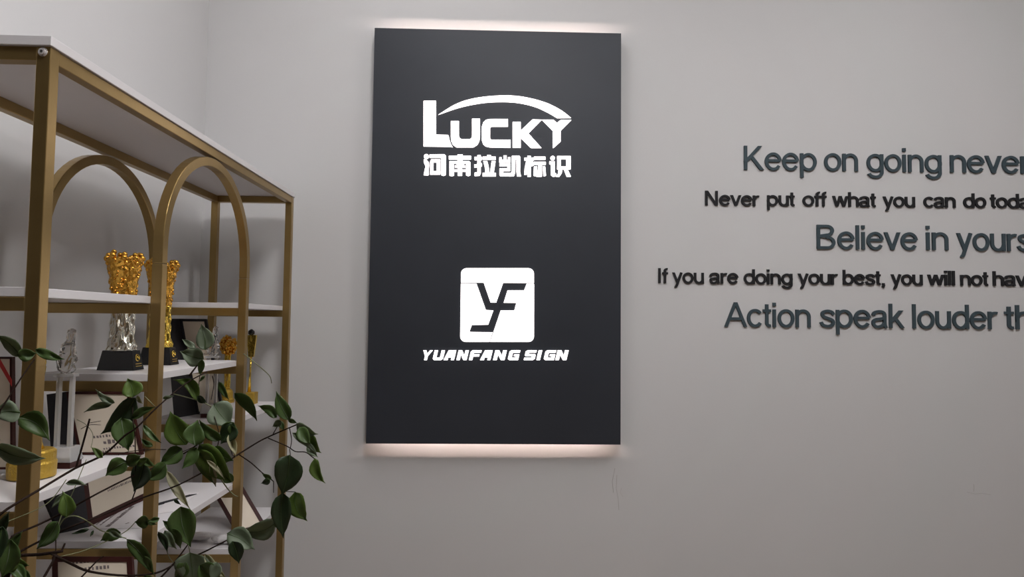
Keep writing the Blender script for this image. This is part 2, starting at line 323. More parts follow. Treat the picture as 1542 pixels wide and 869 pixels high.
# ---------------------------------------------------------------- raised wall lettering: glyph skeletons (cap height 1)
def skel(hw):
    X, D = .726, -.285; ex = .33
    def E(cx, cy, rx, ry, a0, a1, n=18): return ('s', arc(cx, cy, rx, ry, a0, a1, n))
    L = lambda *p: ('s', list(p))
    B = lambda x0, y0, x1, y1, f=1.0: ('b', (x0, y0, x1, y1, f))     # slanted bar with level ends
    cyc, ry = X / 2, X / 2 + .012 - hw
    bowl = lambda cx, rx=.245: E(cx, cyc, rx, ry, 0, 360, 30)
    arch = lambda x0, x1: ('s', [(x0, .30)] + arc((x0 + x1) / 2, X - .30, (x1 - x0) / 2, .30 - hw + .012, 180, 0, 14) + [(x1, 0)])
    G = {}
    G['K'] = ([L((.10, 0), (.10, 1)), B(.10, .34, .62, 1.0, 1.05), B(.30, .56, .68, 0, 1.1)], .78)
    G['N'] = ([L((.10, 0), (.10, 1)), L((.66, 0), (.66, 1)), B(.11, 1, .65, 0)], .80)
    G['A'] = ([B(.05, 0, .40, 1), B(.75, 0, .40, 1), L((.18, .33), (.62, .33))], .80)
    G['B'] = ([L((.10, 0), (.10, 1)), ('s', [(.10, 1 - hw), (.40, 1 - hw)] + arc(.40, .765, .19, .235 - hw, 90, -90, 12) + [(.10, .53)]),
               ('s', [(.10, .53), (.42, .53)] + arc(.42, .265, .215, .265 - hw, 90, -90, 12) + [(.10, hw)])], .76)
    G['I'] = ([L((.10, 0), (.10, 1))], .24)
    G['e'] = ([('s', [(.555, .40), (.07, .40)]), E(.315, cyc, .245, ry, 8, 326, 28)], .63)
    G['o'] = ([bowl(.315)], .63)
    G['c'] = ([E(.305, cyc, .235, ry, 38, 322, 24)], .57)
    G['p'] = ([L((.09, D), (.09, X)), bowl(.325)], .65)
    G['b'] = ([L((.09, 0), (.09, 1)), bowl(.325)], .65)
    G['d'] = ([L((.56, 0), (.56, 1)), bowl(.325)], .65)
    G['q'] = ([L((.56, D), (.56, X)), bowl(.325)], .65)
    G['g'] = ([('s', [(.56, X), (.56, -.03)] + arc(.325, -.03, .235, .255 - hw, 0, -165, 14)), bowl(.325)], .65)
    G['n'] = ([L((.09, 0), (.09, X)), arch(.09, .52)], .61)
    G['h'] = ([L((.09, 0), (.09, 1)), arch(.09, .52)], .61)
    G['u'] = ([L((.52, 0), (.52, X)), ('s', [(.09, X)] + [(.09, .30)] + arc(.305, .30, .215, .30 - hw + .012, 180, 360, 14)[1:])], .61)
    G['r'] = ([L((.09, 0), (.09, X)), ('s', arc(.30, .40, .21, .326 - hw, 180, 72, 10))], .39)
    G['i'] = ([L((.09, 0), (.09, X)), L((.09, .86), (.09, 1))], .20)
    G['l'] = ([L((.09, 0), (.09, 1))], .20)
    G['t'] = ([('s', [(.16, .93), (.16, .16)] + arc(.27, .16, .11, .16 - hw, 180, 285, 8)), L((.02, X - hw), (.31, X - hw))], .34)
    G['f'] = ([('s', [(.16, 0), (.16, .82)] + arc(.28, .82, .12, .19 - hw, 180, 75, 8)), L((.02, X - hw), (.33, X - hw))], .34)
    G['v'] = ([B(.06, X, .29, 0), B(.52, X, .29, 0)], .58)
    G['w'] = ([B(.06, X, .23, 0), B(.42, X, .23, 0), B(.42, X, .61, 0), B(.79, X, .61, 0)], .85)
    G['k'] = ([L((.09, 0), (.09, 1)), B(.10, .24, .47, X, 1.0), B(.24, .42, .51, 0, 1.05)], .57)
    G['y'] = ([B(.06, X, .29, .03), ('s', [(.515, X), (.29, .0)] + arc(.17, -.06, .09, .225 - hw, -20, -110, 7))], .58)
    G['s'] = ([('s', crom([(.50, .52), (.44, .63), (.29, .675), (.14, .625), (.105, .53), (.16, .435), (.30, .375), (.44, .31), (.495, .20), (.43, .09), (.28, .05), (.12, .10), (.055, .22)], 4))], .56)
    G['a'] = ([('s', crom([(.075, .51), (.13, .63), (.29, .675), (.43, .64), (.485, .52), (.485, .16), (.53, 0)], 5)),
               ('s', crom([(.485, .41), (.36, .375), (.20, .35), (.09, .28), (.085, .15), (.16, .06), (.28, .05), (.41, .11), (.485, .22)], 5))], .61)
    G[','] = ([L((.13, -.0), (.13, .13)), L((.16, .03), (.10, -.16))], .28)
    return G
def ribbon(pts, hw):             # closed outline around a centre line, mitred
    pts = [p for i, p in enumerate(pts) if i == 0 or math.dist(p, pts[i - 1]) > 1e-5]
    n = len(pts); closed = math.dist(pts[0], pts[-1]) < 1e-6; Lf, Rt = [], []
    for i, p in enumerate(pts):
        a = pts[i - 1] if i else (pts[-2] if closed else None); c = pts[i + 1] if i < n - 1 else (pts[1] if closed else None)
        d1 = Vector((p[0] - a[0], p[1] - a[1])).normalized() if a else None
        d2 = Vector((c[0] - p[0], c[1] - p[1])).normalized() if c else None
        d1 = d1 or d2; d2 = d2 or d1
        n1 = Vector((-d1.y, d1.x)); n2 = Vector((-d2.y, d2.x)); m = (n1 + n2).normalized(); k = hw / max(.5, m.dot(n1))
        Lf.append((p[0] + m.x * k, p[1] + m.y * k)); Rt.append((p[0] - m.x * k, p[1] - m.y * k))
    return Lf, Rt
def letter_mesh(name, ch, G, hw, org, ux, uz, th, m, parent, s=1.0):
    """org = baseline start on the wall, ux / uz = vectors of one cap height along and up."""
    mb = MB(); st = [0]
    pt = lambda p: org + ux * p[0] + uz * p[1]
    for si, (kind, g) in enumerate(G[ch][0]):
        off = Vector((0, -th - .00015 * si, 0))
        if kind == 'b':
            x0, y0, x1, y1, f = g; L_ = math.hypot(x1 - x0, y1 - y0); h = hw * f * L_ / abs(y1 - y0)
            mb.prism([pt((x0 - h, y0)), pt((x0 + h, y0)), pt((x1 + h, y1)), pt((x1 - h, y1))], off)
        else:
            Lf, Rt = ribbon(g, hw); n = len(Lf)
            vs = [pt(p) for p in Lf] + [pt(p) for p in Rt]; vs += [v + off for v in vs]
            fs = []
            for i in range(n - 1):
                fs += [(i, i + 1, n + i + 1, n + i), (2 * n + i, 3 * n + i, 3 * n + i + 1, 2 * n + i + 1), (i, 2 * n + i, 2 * n + i + 1, i + 1), (n + i, n + i + 1, 3 * n + i + 1, 3 * n + i)]
            fs += [(0, n, 3 * n, 2 * n), (n - 1, 3 * n - 1, 4 * n - 1, 2 * n - 1)]
            mb.add(vs, fs)
    return mb.build(name, m, parent)
def line(label, words, cap, hw, m, th):
    """words: (text, left px, right px, baseline px at the left end)"""
    root = thing('wall_lettering', label, 'lettering', P(words[0][1], words[0][3], YW), 'raised slogan lines on the wall')
    G = skel(hw)
    for text, xl, xr, yb in words:
        a = P(xl, yb, YW); b = P(xr, yb, YW); tot = sum(G[c][1] for c in text)
        def ext(c):
            xs = []
            for kind, g in G[c][0]:
                if kind == 'b': xs += [g[0] - hw, g[2] - hw, g[0] + hw, g[2] + hw]
                else: Lf, Rt = ribbon(g, hw); xs += [p[0] for p in Lf + Rt]
            return min(xs), max(xs)
        e0 = ext(text[0])[0]; e1 = tot - G[text[-1]][1] + ext(text[-1])[1]
        k = (b.x - a.x) / (e1 - e0); x = a.x - e0 * k
        for c in text:
            o = letter_mesh('letter', c, G, hw, Vector((x, YW, a.z)), Vector((k, 0, 0)), Vector((0, 0, cap)), th, m, root)
            x += G[c][1] * k
    return root
C1, C2 = .1035, .064
line('large slate-coloured raised line reading Keep on going never', [('Keep', 1120, 1229, 256), ('on', 1240.5, 1291, 257.5), ('going', 1304.5, 1417, 258.5), ('never', 1430, 1551, 260)], .105, .056, 'teal', .008)
line('small black raised line reading Never put off what you can do toda', [('Never', 1061.5, 1143, 309.5), ('put', 1154.5, 1196, 310.2), ('off', 1208, 1244, 310.6), ('what', 1253, 1318, 311.2), ('you', 1329, 1377, 312), ('can', 1390, 1438, 312.5), ('do', 1450, 1484, 313), ('toda', 1490.5, 1550, 313.3)], .0635, .068, 'black', .007)
line('large slate-coloured raised line reading Believe in yours', [('Believe', 1229.5, 1381, 375), ('in', 1394, 1427, 376.5), ('yours', 1440, 1553, 377.5)], .105, .056, 'teal', .008)
line('small black raised line reading If you are doing your best you will not hav', [('If', 991, 1005.5, 426.3), ('you', 1012, 1059.5, 426.7), ('are', 1068, 1111.5, 427.2), ('doing', 1119.5, 1193, 427.8), ('your', 1201, 1261, 428.3), ('best,', 1268.5, 1332, 428.7), ('you', 1341, 1388.5, 429.3), ('will', 1396, 1437, 429.7), ('not', 1445.5, 1487, 430.2), ('hav', 1494.5, 1546, 430.6)], .0640, .068, 'black', .007)
line('large slate-coloured raised line reading Action speak louder th', [('Action', 1090.4, 1220, 492), ('speak', 1233.5, 1360.5, 493), ('louder', 1373.5, 1501.5, 494.7), ('th', 1512, 1554, 495.7)], .105, .056, 'teal', .008)

# marks on the wall
bw = bpy.data.objects['wall_back']
for pts, r in (([(926, 705), (922, 725), (924, 742)], .0018), ([(929, 715), (928, 735), (931, 752), (932, 768)], .0014), ([(936, 735), (934, 742), (938, 748)], .0008)):
    MB().tube([P(x, y, YW) for x, y in pts], r * .7, 5).build('scuff_mark', 'scar', bw)
for pts in ([(1456, 741), (1468, 744), (1479, 743), (1492, 745)], [(1466, 729), (1467, 735), (1466, 740)]):
    MB().tube([P(x, y, YW) for x, y in pts], .0007, 5).build('hairline_crack', 'scar', bw)

# ---------------------------------------------------------------- trophies
def frustum(mb, c, w0, d0, w1, d1, h):
    x, y, z = c
    b = [(x - w0, y - d0, z), (x + w0, y - d0, z), (x + w0, y + d0, z), (x - w0, y + d0, z)]
    t = [(x - w1, y - d1, z + h), (x + w1, y - d1, z + h), (x + w1, y + d1, z + h), (x - w1, y + d1, z + h)]
    return mb.add(b + t, [(0, 3, 2, 1), (4, 5, 6, 7), (0, 1, 5, 4), (1, 2, 6, 5), (2, 3, 7, 6), (3, 0, 4, 7)])
def vase_trophy(c, label, low):
    t = thing('vase_trophy', label, 'trophy', c, 'crown-topped cups on the middle board')
    c = Vector(c); BH = .051
    frustum(MB(), c, .0475, .026, .0385, .019, BH).build('base', 'tblack', t, bevel=.001)
    # emblem on the side that faces into the room
    ex = c.x + .0475; sl = (.0475 - .0385) / BH
    def sp(dy, dz, o=.0006): return Vector((ex - sl * dz + o, c.y + dy, c.z + dz))
    ring = MB().tube([sp(.0085 * math.cos(a), .032 + .0085 * math.sin(a)) for a in [2 * PI * k / 16 for k in range(17)]], .0012, 5)
    ring.tube([sp(-.005, .030), sp(0, .036), sp(.005, .030)], .0012, 5)
    e = ring.build('emblem', 'tgold2', t); e['label'] = 'small round gold emblem'
    MB().tube([sp(-.014, .016), sp(.014, .016)], .0011, 4).tube([sp(-.014, .010), sp(.014, .010)], .0009, 4).build('inscription', 'tgold2', t)
    z0 = BH
    prof = [(.033, z0), (.032, z0 + .01), (.0275, z0 + .035), (.0255, z0 + .065), (.026, z0 + .10), (.027, z0 + .122)]
    prof = [(p0[0] + (p1[0] - p0[0]) * k / 7, p0[1] + (p1[1] - p0[1]) * k / 7) for p0, p1 in zip(prof, prof[1:]) for k in range(7)] + [prof[-1]]
    MB().lathe(prof, c, 80, lambda a, z, r: .0026 * math.sin(6 * a + 95 * z) + .0018 * math.sin(11 * a - 60 * z + 1) + .0012 * noise.noise(Vector((a * 3, z * 120, 0)))).build('stem', low, t, smooth=True)
    z1 = z0 + .122
    prof = [(.027, z1), (.029, z1 + .025), (.032, z1 + .06), (.037, z1 + .085), (.041, z1 + .107), (.043, z1 + .120), (.040, z1 + .121), (.036, z1 + .10), (.026, z1 + .06), (.01, z1 + .04)]
    prof = [(p0[0] + (p1[0] - p0[0]) * k / 6, p0[1] + (p1[1] - p0[1]) * k / 6) for p0, p1 in zip(prof, prof[1:]) for k in range(6)] + [prof[-1]]
    cup = MB().lathe(prof, c, 96, lambda a, z, r: (.0035 * noise.noise(Vector((math.cos(a) * 3.5, math.sin(a) * 3.5, z * 75))) + .0022 * noise.noise(Vector((math.cos(a) * 9, math.sin(a) * 9, z * 190)))) if r > .0265 else 0)
    cup.build('cup', 'tgold', t, smooth=True)
    rim = MB()
    for k in range(9):           # scalloped crown of curls round the rim
        a = 2 * PI * k / 9 + .3
        for q, (dr, dz, rr) in enumerate(((0, .000, .0085), (-.001, .009, .007), (.003, -.012, .006), (.0005, -.026, .0055))):
            aa = a + (.0 if q < 2 else .12 * (-1) ** q)
            rim.ball(c + Vector(((.0405 + dr - (.002 * q)) * math.cos(aa), (.0405 + dr - (.002 * q)) * math.sin(aa), z1 + .121 + dz + .004 * math.sin(k * 2.3))), rr, 8)
    rim.build('crown_rim', 'tgold', t, smooth=True)
    rel = MB()
    random.seed(int(c.y * 100))
    for k in range(70):          # relief of flowers over the cup
        a = random.uniform(0, 2 * PI); z = random.uniform(.006, .118); r = .026 + .014 * z / .13
        rel.ball(c + Vector((r * math.cos(a), r * math.sin(a), z1 + z)), random.uniform(.003, .0055), 6)
    rel.build('relief', 'tgold', t, smooth=True)
    return t
vase_trophy(PZ(173, 558, L2 + .0005) + Vector((0, .026, 0)), 'gold cup with silver spiral stem on a black base, left of the front arch leg', 'tsilver')
vase_trophy(PZ(232, 550, L2 + .0005) + Vector((0, .026, 0)), 'all-gold cup on a black base, partly hidden behind the front arch leg', 'tgold2')

def crystal_award(c, label):
    t = thing('crystal_award', label, 'trophy', c, 'crystal awards on the third boards'); c = Vector(c)
    MB().box(c.x - .027, c.x + .027, c.y - .020, c.y + .020, c.z, c.z + .013).build('foot', 'maroon', t)['label'] = 'dark foot under the clear block'
    frustum(MB(), c + Vector((0, 0, .013)), .030, .023, .024, .018, .032).build('base_block', 'glass', t, bevel=.002)
    for dx in (-.016, .012):
        MB().box(c.x + dx - .004, c.x + dx + .004, c.y - .005, c.y + .005, c.z + .045, c.z + .196).build('column', 'glass', t, bevel=.0006)
    MB().box(c.x - .024, c.x + .020, c.y - .010, c.y + .010, c.z + .196, c.z + .203).build('top_plate', 'glass', t, bevel=.0008)
    prof = [(.010, 0), (.017, .008), (.0185, .03), (.017, .045), (.0155, .058), (.011, .066), (.0085, .072), (.0085, .088), (.007, .096), (.002, .099)]
    prof = [(p0[0] + (p1[0] - p0[0]) * k / 4, p0[1] + (p1[1] - p0[1]) * k / 4) for p0, p1 in zip(prof, prof[1:]) for k in range(4)] + [prof[-1]]
    mb = MB().lathe(prof, (0, 0, 0), 28, lambda a, z, r: .0055 * noise.noise(Vector((math.cos(a) * 2.2, math.sin(a) * 2.2, z * 80))) * min(1, r / .012))
    mb.v = [(c.x - .003 + v[0] + max(0, v[2] - .03) * .14, c.y + v[1] * .7, c.z + .203 + v[2]) for v in mb.v]
    mb.build('figure', 'clear', t, smooth=True)['label'] = 'rippled clear crystal figure'
    return t
crystal_award(PZ(86, 706, L3 + .0005) + Vector((0, .02, 0)), 'clear crystal award on two rods, beside the near shelf post')
crystal_award(PZ(309, 631, L3 + .0005) + Vector((0, .046, 0)), 'clear crystal award on the far board, in front of the gold bouquet trophy')

c = PZ(37, 722, L3 + .0005) + Vector((0, .02, 0))
t = thing('column_trophy', 'slim gold column trophy with round base behind the near shelf post', 'trophy', c)
MB().lathe([(.030, 0), (.042, .002), (.043, .030), (.041, .034), (.041, .052), (.036, .056), (.01, .057)], c, 40).build('base', 'matgold', t, smooth=False)
MB().lathe([(.02, .057), (.015, .07), (.0135, .10), (.0135, .20), (.016, .215), (.0165, .225)], c, 28, lambda a, z, r: .0012 * noise.noise(Vector((math.cos(a) * 3, math.sin(a) * 3, z * 70)))).build('column', 'tgold2', t, smooth=True)
MB().lathe([(.015, .225), (.0165, .232), (.0145, .25), (.006, .262), (.001, .264)], c, 28).build('finial', 'tgold2', t, smooth=True)

c = PZ(341, 606, L3 + .0005)
t = thing('bouquet_trophy', 'gold trophy shaped like a stem with a round bouquet, at the far end', 'trophy', c)
c = Vector(c)
MB().lathe([(.028, 0), (.029, .012), (.024, .018), (.023, .04), (.018, .05), (.01, .055)], c, 28, lambda a, z, r: .0015 * noise.noise(Vector((math.cos(a) * 5, math.sin(a) * 5, z * 150)))).build('base', 'matgold', t)
st = MB()
for k in range(5):
    a = 2 * PI * k / 5
    st.tube([c + Vector((.008 * math.cos(a + z * 9), .008 * math.sin(a + z * 9), .05 + z)) for z in [i * .012 for i in range(13)]], .004, 7)
st.build('stem', 'tgold2', t, smooth=True)
random.seed(3); fl = MB()
for k in range(85):
    v = Vector((random.gauss(0, 1), random.gauss(0, 1), random.gauss(0, 1))).normalized()
    fl.ball(c + Vector((0, 0, .222)) + Vector((v.x * .028, v.y * .028, v.z * .036)), random.uniform(.005, .008), 6, (1, 1, random.uniform(.7, 1.5)))
fl.ball(c + Vector((0, 0, .222)), .027, 10); fl.build('bouquet', 'tgold', t, smooth=True)

c = Vector(PZ(377, 608, L3 + .0005))
t = thing('plaque_trophy', 'gold trophy with a square base and flat plaque on a thin stem', 'trophy', c)
MB().box(c.x - .022, c.x + .022, c.y - .02, c.y + .02, c.z, c.z + .045).build('base', 'matgold', t, bevel=.002)
MB().tube([c + Vector((-.006, 0, .045)), c + Vector((-.004, 0, .12)), c + Vector((-.003, 0, .19))], [.007, .003, .004], 8).build('stem', 'tgold2', t, smooth=True)
frustum(MB(), c + Vector((-.002, 0, .18)), .010, .005, .019, .006, .085).build('plaque', 'tgold2', t, bevel=.001)
MB().lathe([(.006, .265), (.012, .27), (.012, .28), (.003, .288)], c + Vector((-.004, 0, 0)), 16).build('finial', 'tblack', t, smooth=True)

# ---------------------------------------------------------------- certificates
def plate(BL, BR, TL, name_, label, cat, group=None, border=.010, fm='maroon', pm='paper', cover=None, cmat='cover', th=.010, text=(), lean=None):
    BL, BR, TL = map(Vector, (BL, BR, TL)); ux = BR - BL; uz = TL - BL; W_, H_ = ux.length, uz.length
    nx, nz = ux / W_, uz / H_; nn = nx.cross(nz).normalized()          # towards the viewer
    t = thing(name_, label, cat, (BL + BR) / 2, group); bk = -nn * th
    def bar(x0, x1, z0, z1, nm, m, d0=0.0, d1=th):
        return MB().obox(BL + nx * x0 + nz * z0 - nn * d0, nx * (x1 - x0), nz * (z1 - z0), -nn * (d1 - d0)).build(nm, m, t)
    bar(0, W_, 0, border, 'frame_bar', fm); bar(0, W_, H_ - border, H_, 'frame_bar', fm)
    bar(0, border, border, H_ - border, 'frame_bar', fm); bar(W_ - border, W_, border, H_ - border, 'frame_bar', fm)
    pg = bar(border, W_ - border, border, H_ - border, 'page', pm, .002, .004)
    bar(border, W_ - border, border, H_ - border, 'backing', 'cover', .0045, th)
    if text:
        mb = MB()
        for (u0, u1, v, h, slope) in text:
            x = u0 * W_
            while x < u1 * W_:
                s = h * random.uniform(.5, .95); q = BL + nx * x + nz * (v * H_ + slope * (x - u0 * W_)) - nn * .0018
                mb.obox(q, nx * s * .8, nz * h * random.uniform(.6, 1), nn * .0003); x += h * 1.05
        mb.build('print', 'ink', pg)['kind'] = 'stuff'
    if cover:
        c0, c1 = map(Vector, cover)  # outer bottom / outer top of the opened cover
        MB().prism([BL, TL, c1, c0], -nn * .006).build('cover', cmat, t)['label'] = 'black cover folded open'
    return t
random.seed(11)
G1 = 'award folders and framed certificates on the shelf'
zb = lambda px, py, z: PZ(px, py, z + .001)
# near bay, third board, facing the camera
bl, br = zb(119, 685, L3), zb(214, 685, L3)
plate(bl, br, P(99, 590, bl.y + .005), 'award_folder', 'open award folder with cream page and black cover beside the crystal award rods', 'certificate', G1, .006,
      cover=(P(77, 684, bl.y + .003), P(70, 594, bl.y + .008)), text=[(.28, .62, .26, .007, .10), (.42, .66, .17, .010, .10), (.4, .9, .08, .006, .1), (.2, .5, .02, .005, .1)])
# middle bay, fourth board, turned towards the room
bl, br = zb(134, 794, L4), zb(236, 744, L4)
plate(bl, br, P(123, 708, bl.y + .03), 'award_folder', 'leaning award folder with thick maroon border standing on the fourth board', 'certificate', G1, .019,
      cover=(zb(90, 803, L4), P(68, 752, 1.675)), text=[(.3, .8, .45, .007, 0)])
# far bay, third board
bl, br = zb(296, 624, L3), zb(337, 624, L3)
plate(bl, br, P(270, 480, bl.y + .01), 'award_folder', 'tall award folder with black cover behind the bouquet trophy', 'certificate', G1, .009, 'cover',
      cover=(zb(262, 630, L3), P(250, 480, 2.22)), text=[(.2, .8, .62, .006, 0), (.3, .7, .50, .005, 0)])
# far bay, fifth board: frame leaning sideways
bl, br = zb(356, 806, L5), P(402, 793, 2.40)
plate(P(356, 803, 2.36), br, P(318, 736, 2.44), 'picture_frame', 'maroon framed certificate leaning sideways on the lowest far board', 'certificate', G1, .013, text=[])
# near bay, fifth board
plate(P(80, 962, 1.50), P(205, 962, 1.50), P(78, 838, 1.55), 'picture_frame', 'framed certificate standing below the lowest middle rail', 'certificate', G1, .012, text=[(.2, .6, .9, .008, .1), (.4, .7, .82, .008, .1)])
# left edge of the picture
cf = plate(P(-60, 707, 1.41), P(19, 707, 1.41), P(-60, 537, 1.42), 'picture_frame', 'maroon framed certificate with red ribbon at the left edge of the picture', 'certificate', G1, .0045)
MB().prism([P(-8, 538, 1.405), P(-1, 538, 1.405), P(18, 572, 1.405), P(18, 582, 1.405)], (0, -.001, 0)).build('ribbon', 'red', cf)
# loose sheets on the fourth board
def sheet(pts, z, label, text=()):
    v = [PZ(x, y, z) for x, y in pts]; t = MB().prism(v, (0, 0, -.0008)).build('paper_sheet', 'white')
    t['label'] = label; t['category'] = 'paper'; t['group'] = 'loose sheets on the fourth board'
    mb = MB()
    for (x0, y0, x1, y1, h) in text:
        a, b = PZ(x0, y0, z + .0002), PZ(x1, y1, z + .0002); d = (b - a); n = int(d.length / h); d /= n; pr = Vector((-d.y, d.x, 0)).normalized() * h
        for i in range(n): mb.obox(a + d * i, d * random.uniform(.5, .85), pr * random.uniform(.5, .9), (0, 0, .0003))
    if text:
        mb.build('print', 'ink', t)['kind'] = 'stuff'
sheet([(118, 797), (212, 795), (222, 757), (178, 757)], L4 + .0016, 'white printed sheet lying below the leaning folder', [(165, 793, 203, 762, .012), (152, 791, 186, 766, .006), (146, 790, 172, 772, .005), (190, 789, 196, 787, .005)])
sheet([(236, 774), (262, 770), (300, 742), (262, 739)], L4 + .0016, 'white sheet lying right of the front arch leg')
a, b = PZ(237, 760, L4 + .002), PZ(296, 744, L4 + .002)
o = MB().tube([a, a.lerp(b, .8), b], [.0045, .0045, .001], 8).build('pen', 'cover'); o['label'] = 'thin dark pointed stick lying on the fourth board'; o['category'] = 'pen'
# crumpled tissue
for (x, y, s, lb) in ((300, 812, .022, 'small crumpled white tissue lying left on the far bottom board'), (338, 816, .024, 'crumpled white tissue beside the front arch leg at the bottom')):
    c = PZ(x, y, L5 + .006); mb = MB().ball((0, 0, 0), s, 18, (1.6, 1, .5))
    mb.v = [tuple(Vector(v) * (1 + .45 * noise.noise(Vector(v) * 90)) + c + Vector((0, 0, .010))) for v in mb.v]
    o = mb.build('crumpled_tissue', 'tissue', smooth=True); o['label'] = lb; o['category'] = 'tissue'; o['group'] = 'crumpled tissues'

# ---------------------------------------------------------------- the plant
def depth(px, py): return .93 + .33 * max(0, px) / 490 + .03 * math.sin(px * .05 + py * .03)
pl_base = Vector((-.86, .93, ZF))
pl = thing('potted_plant', 'leafy green plant with thin brown branches in front of the gold shelf', 'plant', pl_base)
MB().lathe([(.10, 0), (.115, .01), (.15, .28), (.155, .30), (.145, .30), (.135, .27)], pl_base, 36).build('pot', 'pot', pl, smooth=False)
MB().lathe([(.137, .262), (.138, .268), (.01, .275)], pl_base, 24).build('soil', 'soil', pl)
tr = [pl_base + Vector((0, 0, .27)), pl_base + Vector((.01, 0, .36)), P(-25, 1000, .93), P(2, 900, .95), P(12, 860, .955), P(16, 832, .955)]
MB().tube(tr, [.010, .009, .008, .006, .004, .0025], 8).build('trunk', 'stem', pl, smooth=True)
BR = [
 ([(17, 835), (-6, 800), (0, 775), (60, 737), (112, 706), (157, 684), (188, 656), (207, 643), (238, 612), (279, 578), (312, 560)], 4.6, 1.6, 's'),
 ([(285, 566), (304, 541)], 2.8, 2, 's'), ([(114, 706), (125, 668), (135, 631)], 3.2, 2.6, 's'),
 ([(17, 825), (18, 808), (56, 791), (93, 773), (136, 749), (195, 719), (240, 701), (275, 684), (297, 670)], 3.6, 1.8, 's'),
 ([(14, 845), (18, 838), (60, 815), (108, 793), (164, 772), (214, 750), (267, 731), (313, 707)], 3.6, 2, 's'),
 ([(14, 850), (18, 838), (60, 835), (95, 830)], 5.4, 4.2, 's'), ([(92, 832), (98, 818)], 3, 2.4, 's'),
 ([(78, 834), (105, 848), (136, 861), (190, 867), (235, 863), (262, 850)], 4, 2.6, 's'), ([(240, 872), (262, 848), (283, 820)], 3, 1.8, 's'),
 ([(262, 848), (297, 836), (341, 814)], 2.8, 2, 's'), ([(120, 872), (146, 845), (156, 838)], 2.6, 1.6, 's'), ([(60, 880), (80, 845), (84, 834)], 4, 3, 's'),
 ([(313, 707), (340, 696), (359, 684), (390, 665), (404, 658), (422, 650), (448, 639)], 2.6, 1.8, 's'),
 ([(359, 684), (378, 697), (395, 712), (412, 725)], 1.8, 1.4, 's'), ([(404, 660), (432, 672), (445, 680), (460, 681), (470, 688), (475, 692)], 1.6, 1.5, 's'),
 ([(436, 645), (439, 662), (437, 676)], 1.4, 1.2, 's'), ([(436, 676), (437, 686), (434, 700)], 1.2, 1.2, 's'), ([(410, 656), (419, 640)], 1.6, 1.2, 's'),
 ([(0, 618), (14, 597), (28, 575), (44, 552), (52, 541)], 2.4, 1.6, 's'), ([(0, 618), (-14, 680), (-6, 800)], 3, 4, 's'),
 ([(200, 598), (200, 628), (203, 655), (204, 690), (204, 720)], 1.6, 1.6, 's'), ([(205, 722), (205, 735), (199, 752)], 1.2, 1.8, 's'),
 ([(178, 685), (195, 680), (225, 677), (250, 677)], 1.3, 1.1, 's'), ([(84, 800), (84, 830)], 1.8, 1.5, 's'),
 ([(412, 725), (412, 742)], 1.2, 1.0, 's'), ([(428, 740), (445, 741)], 1.0, 1.0, 's'), ([(260, 593), (298, 603), (318, 612)], 1.6, 1.4, 'g'),
 ([(0, 790), (35, 776), (60, 765), (80, 750), (100, 722)], 1.4, 1.2, 'g'), ([(85, 800), (92, 778), (108, 745), (130, 692)], 1.8, 1.0, 'g'),
 ([(86, 800), (96, 782), (112, 777), (130, 784), (150, 798), (165, 803), (190, 811)], 1.8, 1.6, 'g'), ([(92, 838), (130, 828), (185, 803), (204, 786)], 1.4, 1.2, 'g'),
 ([(367, 533), (385, 547), (400, 560), (407, 568), (409, 577)], 1.6, 1.2, 'g'), ([(298, 603), (300, 572), (303, 560)], 1.0, 1.0, 's'),
 ([(250, 690), (276, 680), (294, 672)], 1.2, 1, 's'), ([(116, 632), (130, 640), (140, 655), (137, 674)], .9, .8, 'g'), ([(135, 637), (152, 634)], .9, .8, 's'),
 ([(122, 646), (135, 640), (152, 640)], 1, .8, 's'), ([(320, 566), (322, 580), (318, 602)], 1.8, 1.2, 's'), ([(317, 612), (330, 660), (313, 707)], 1.2, 1.4, 's'),
 ([(344, 657), (350, 685), (359, 684)], 1.2, 1.2, 's'), ([(313, 697), (326, 712), (342, 735), (352, 745), (358, 748)], 2.4, 1.2, 'g'), ([(345, 815), (345, 803)], 1.4, 1.2, 'g'),
 ([(262, 849), (252, 832), (256, 812), (262, 795)], 1.2, 1, 'g'), ([(284, 822), (286, 832)], 1.4, 1.2, 'g'), ([(0, 662), (-8, 672)], 1, 1, 's'), ([(234, 613), (218, 597)], 1.4, 1.0, 'g'),
]
for pts, t0, t1, k in BR:
    pp = crom(pts, 4); n = len(pp); v = [P(x, y, depth(x, y) + .004) for x, y in pp]
    MB().tube(v, [(t0 + (t1 - t0) * i / (n - 1)) / 2 * p.y / F_PX for i, p in enumerate(v)], 7).build('branch' if t0 >= 2.4 and k == 's' else ('twig' if k == 's' else 'leaf_stalk'), 'stem' if k == 's' else 'stalk', pl, smooth=True)
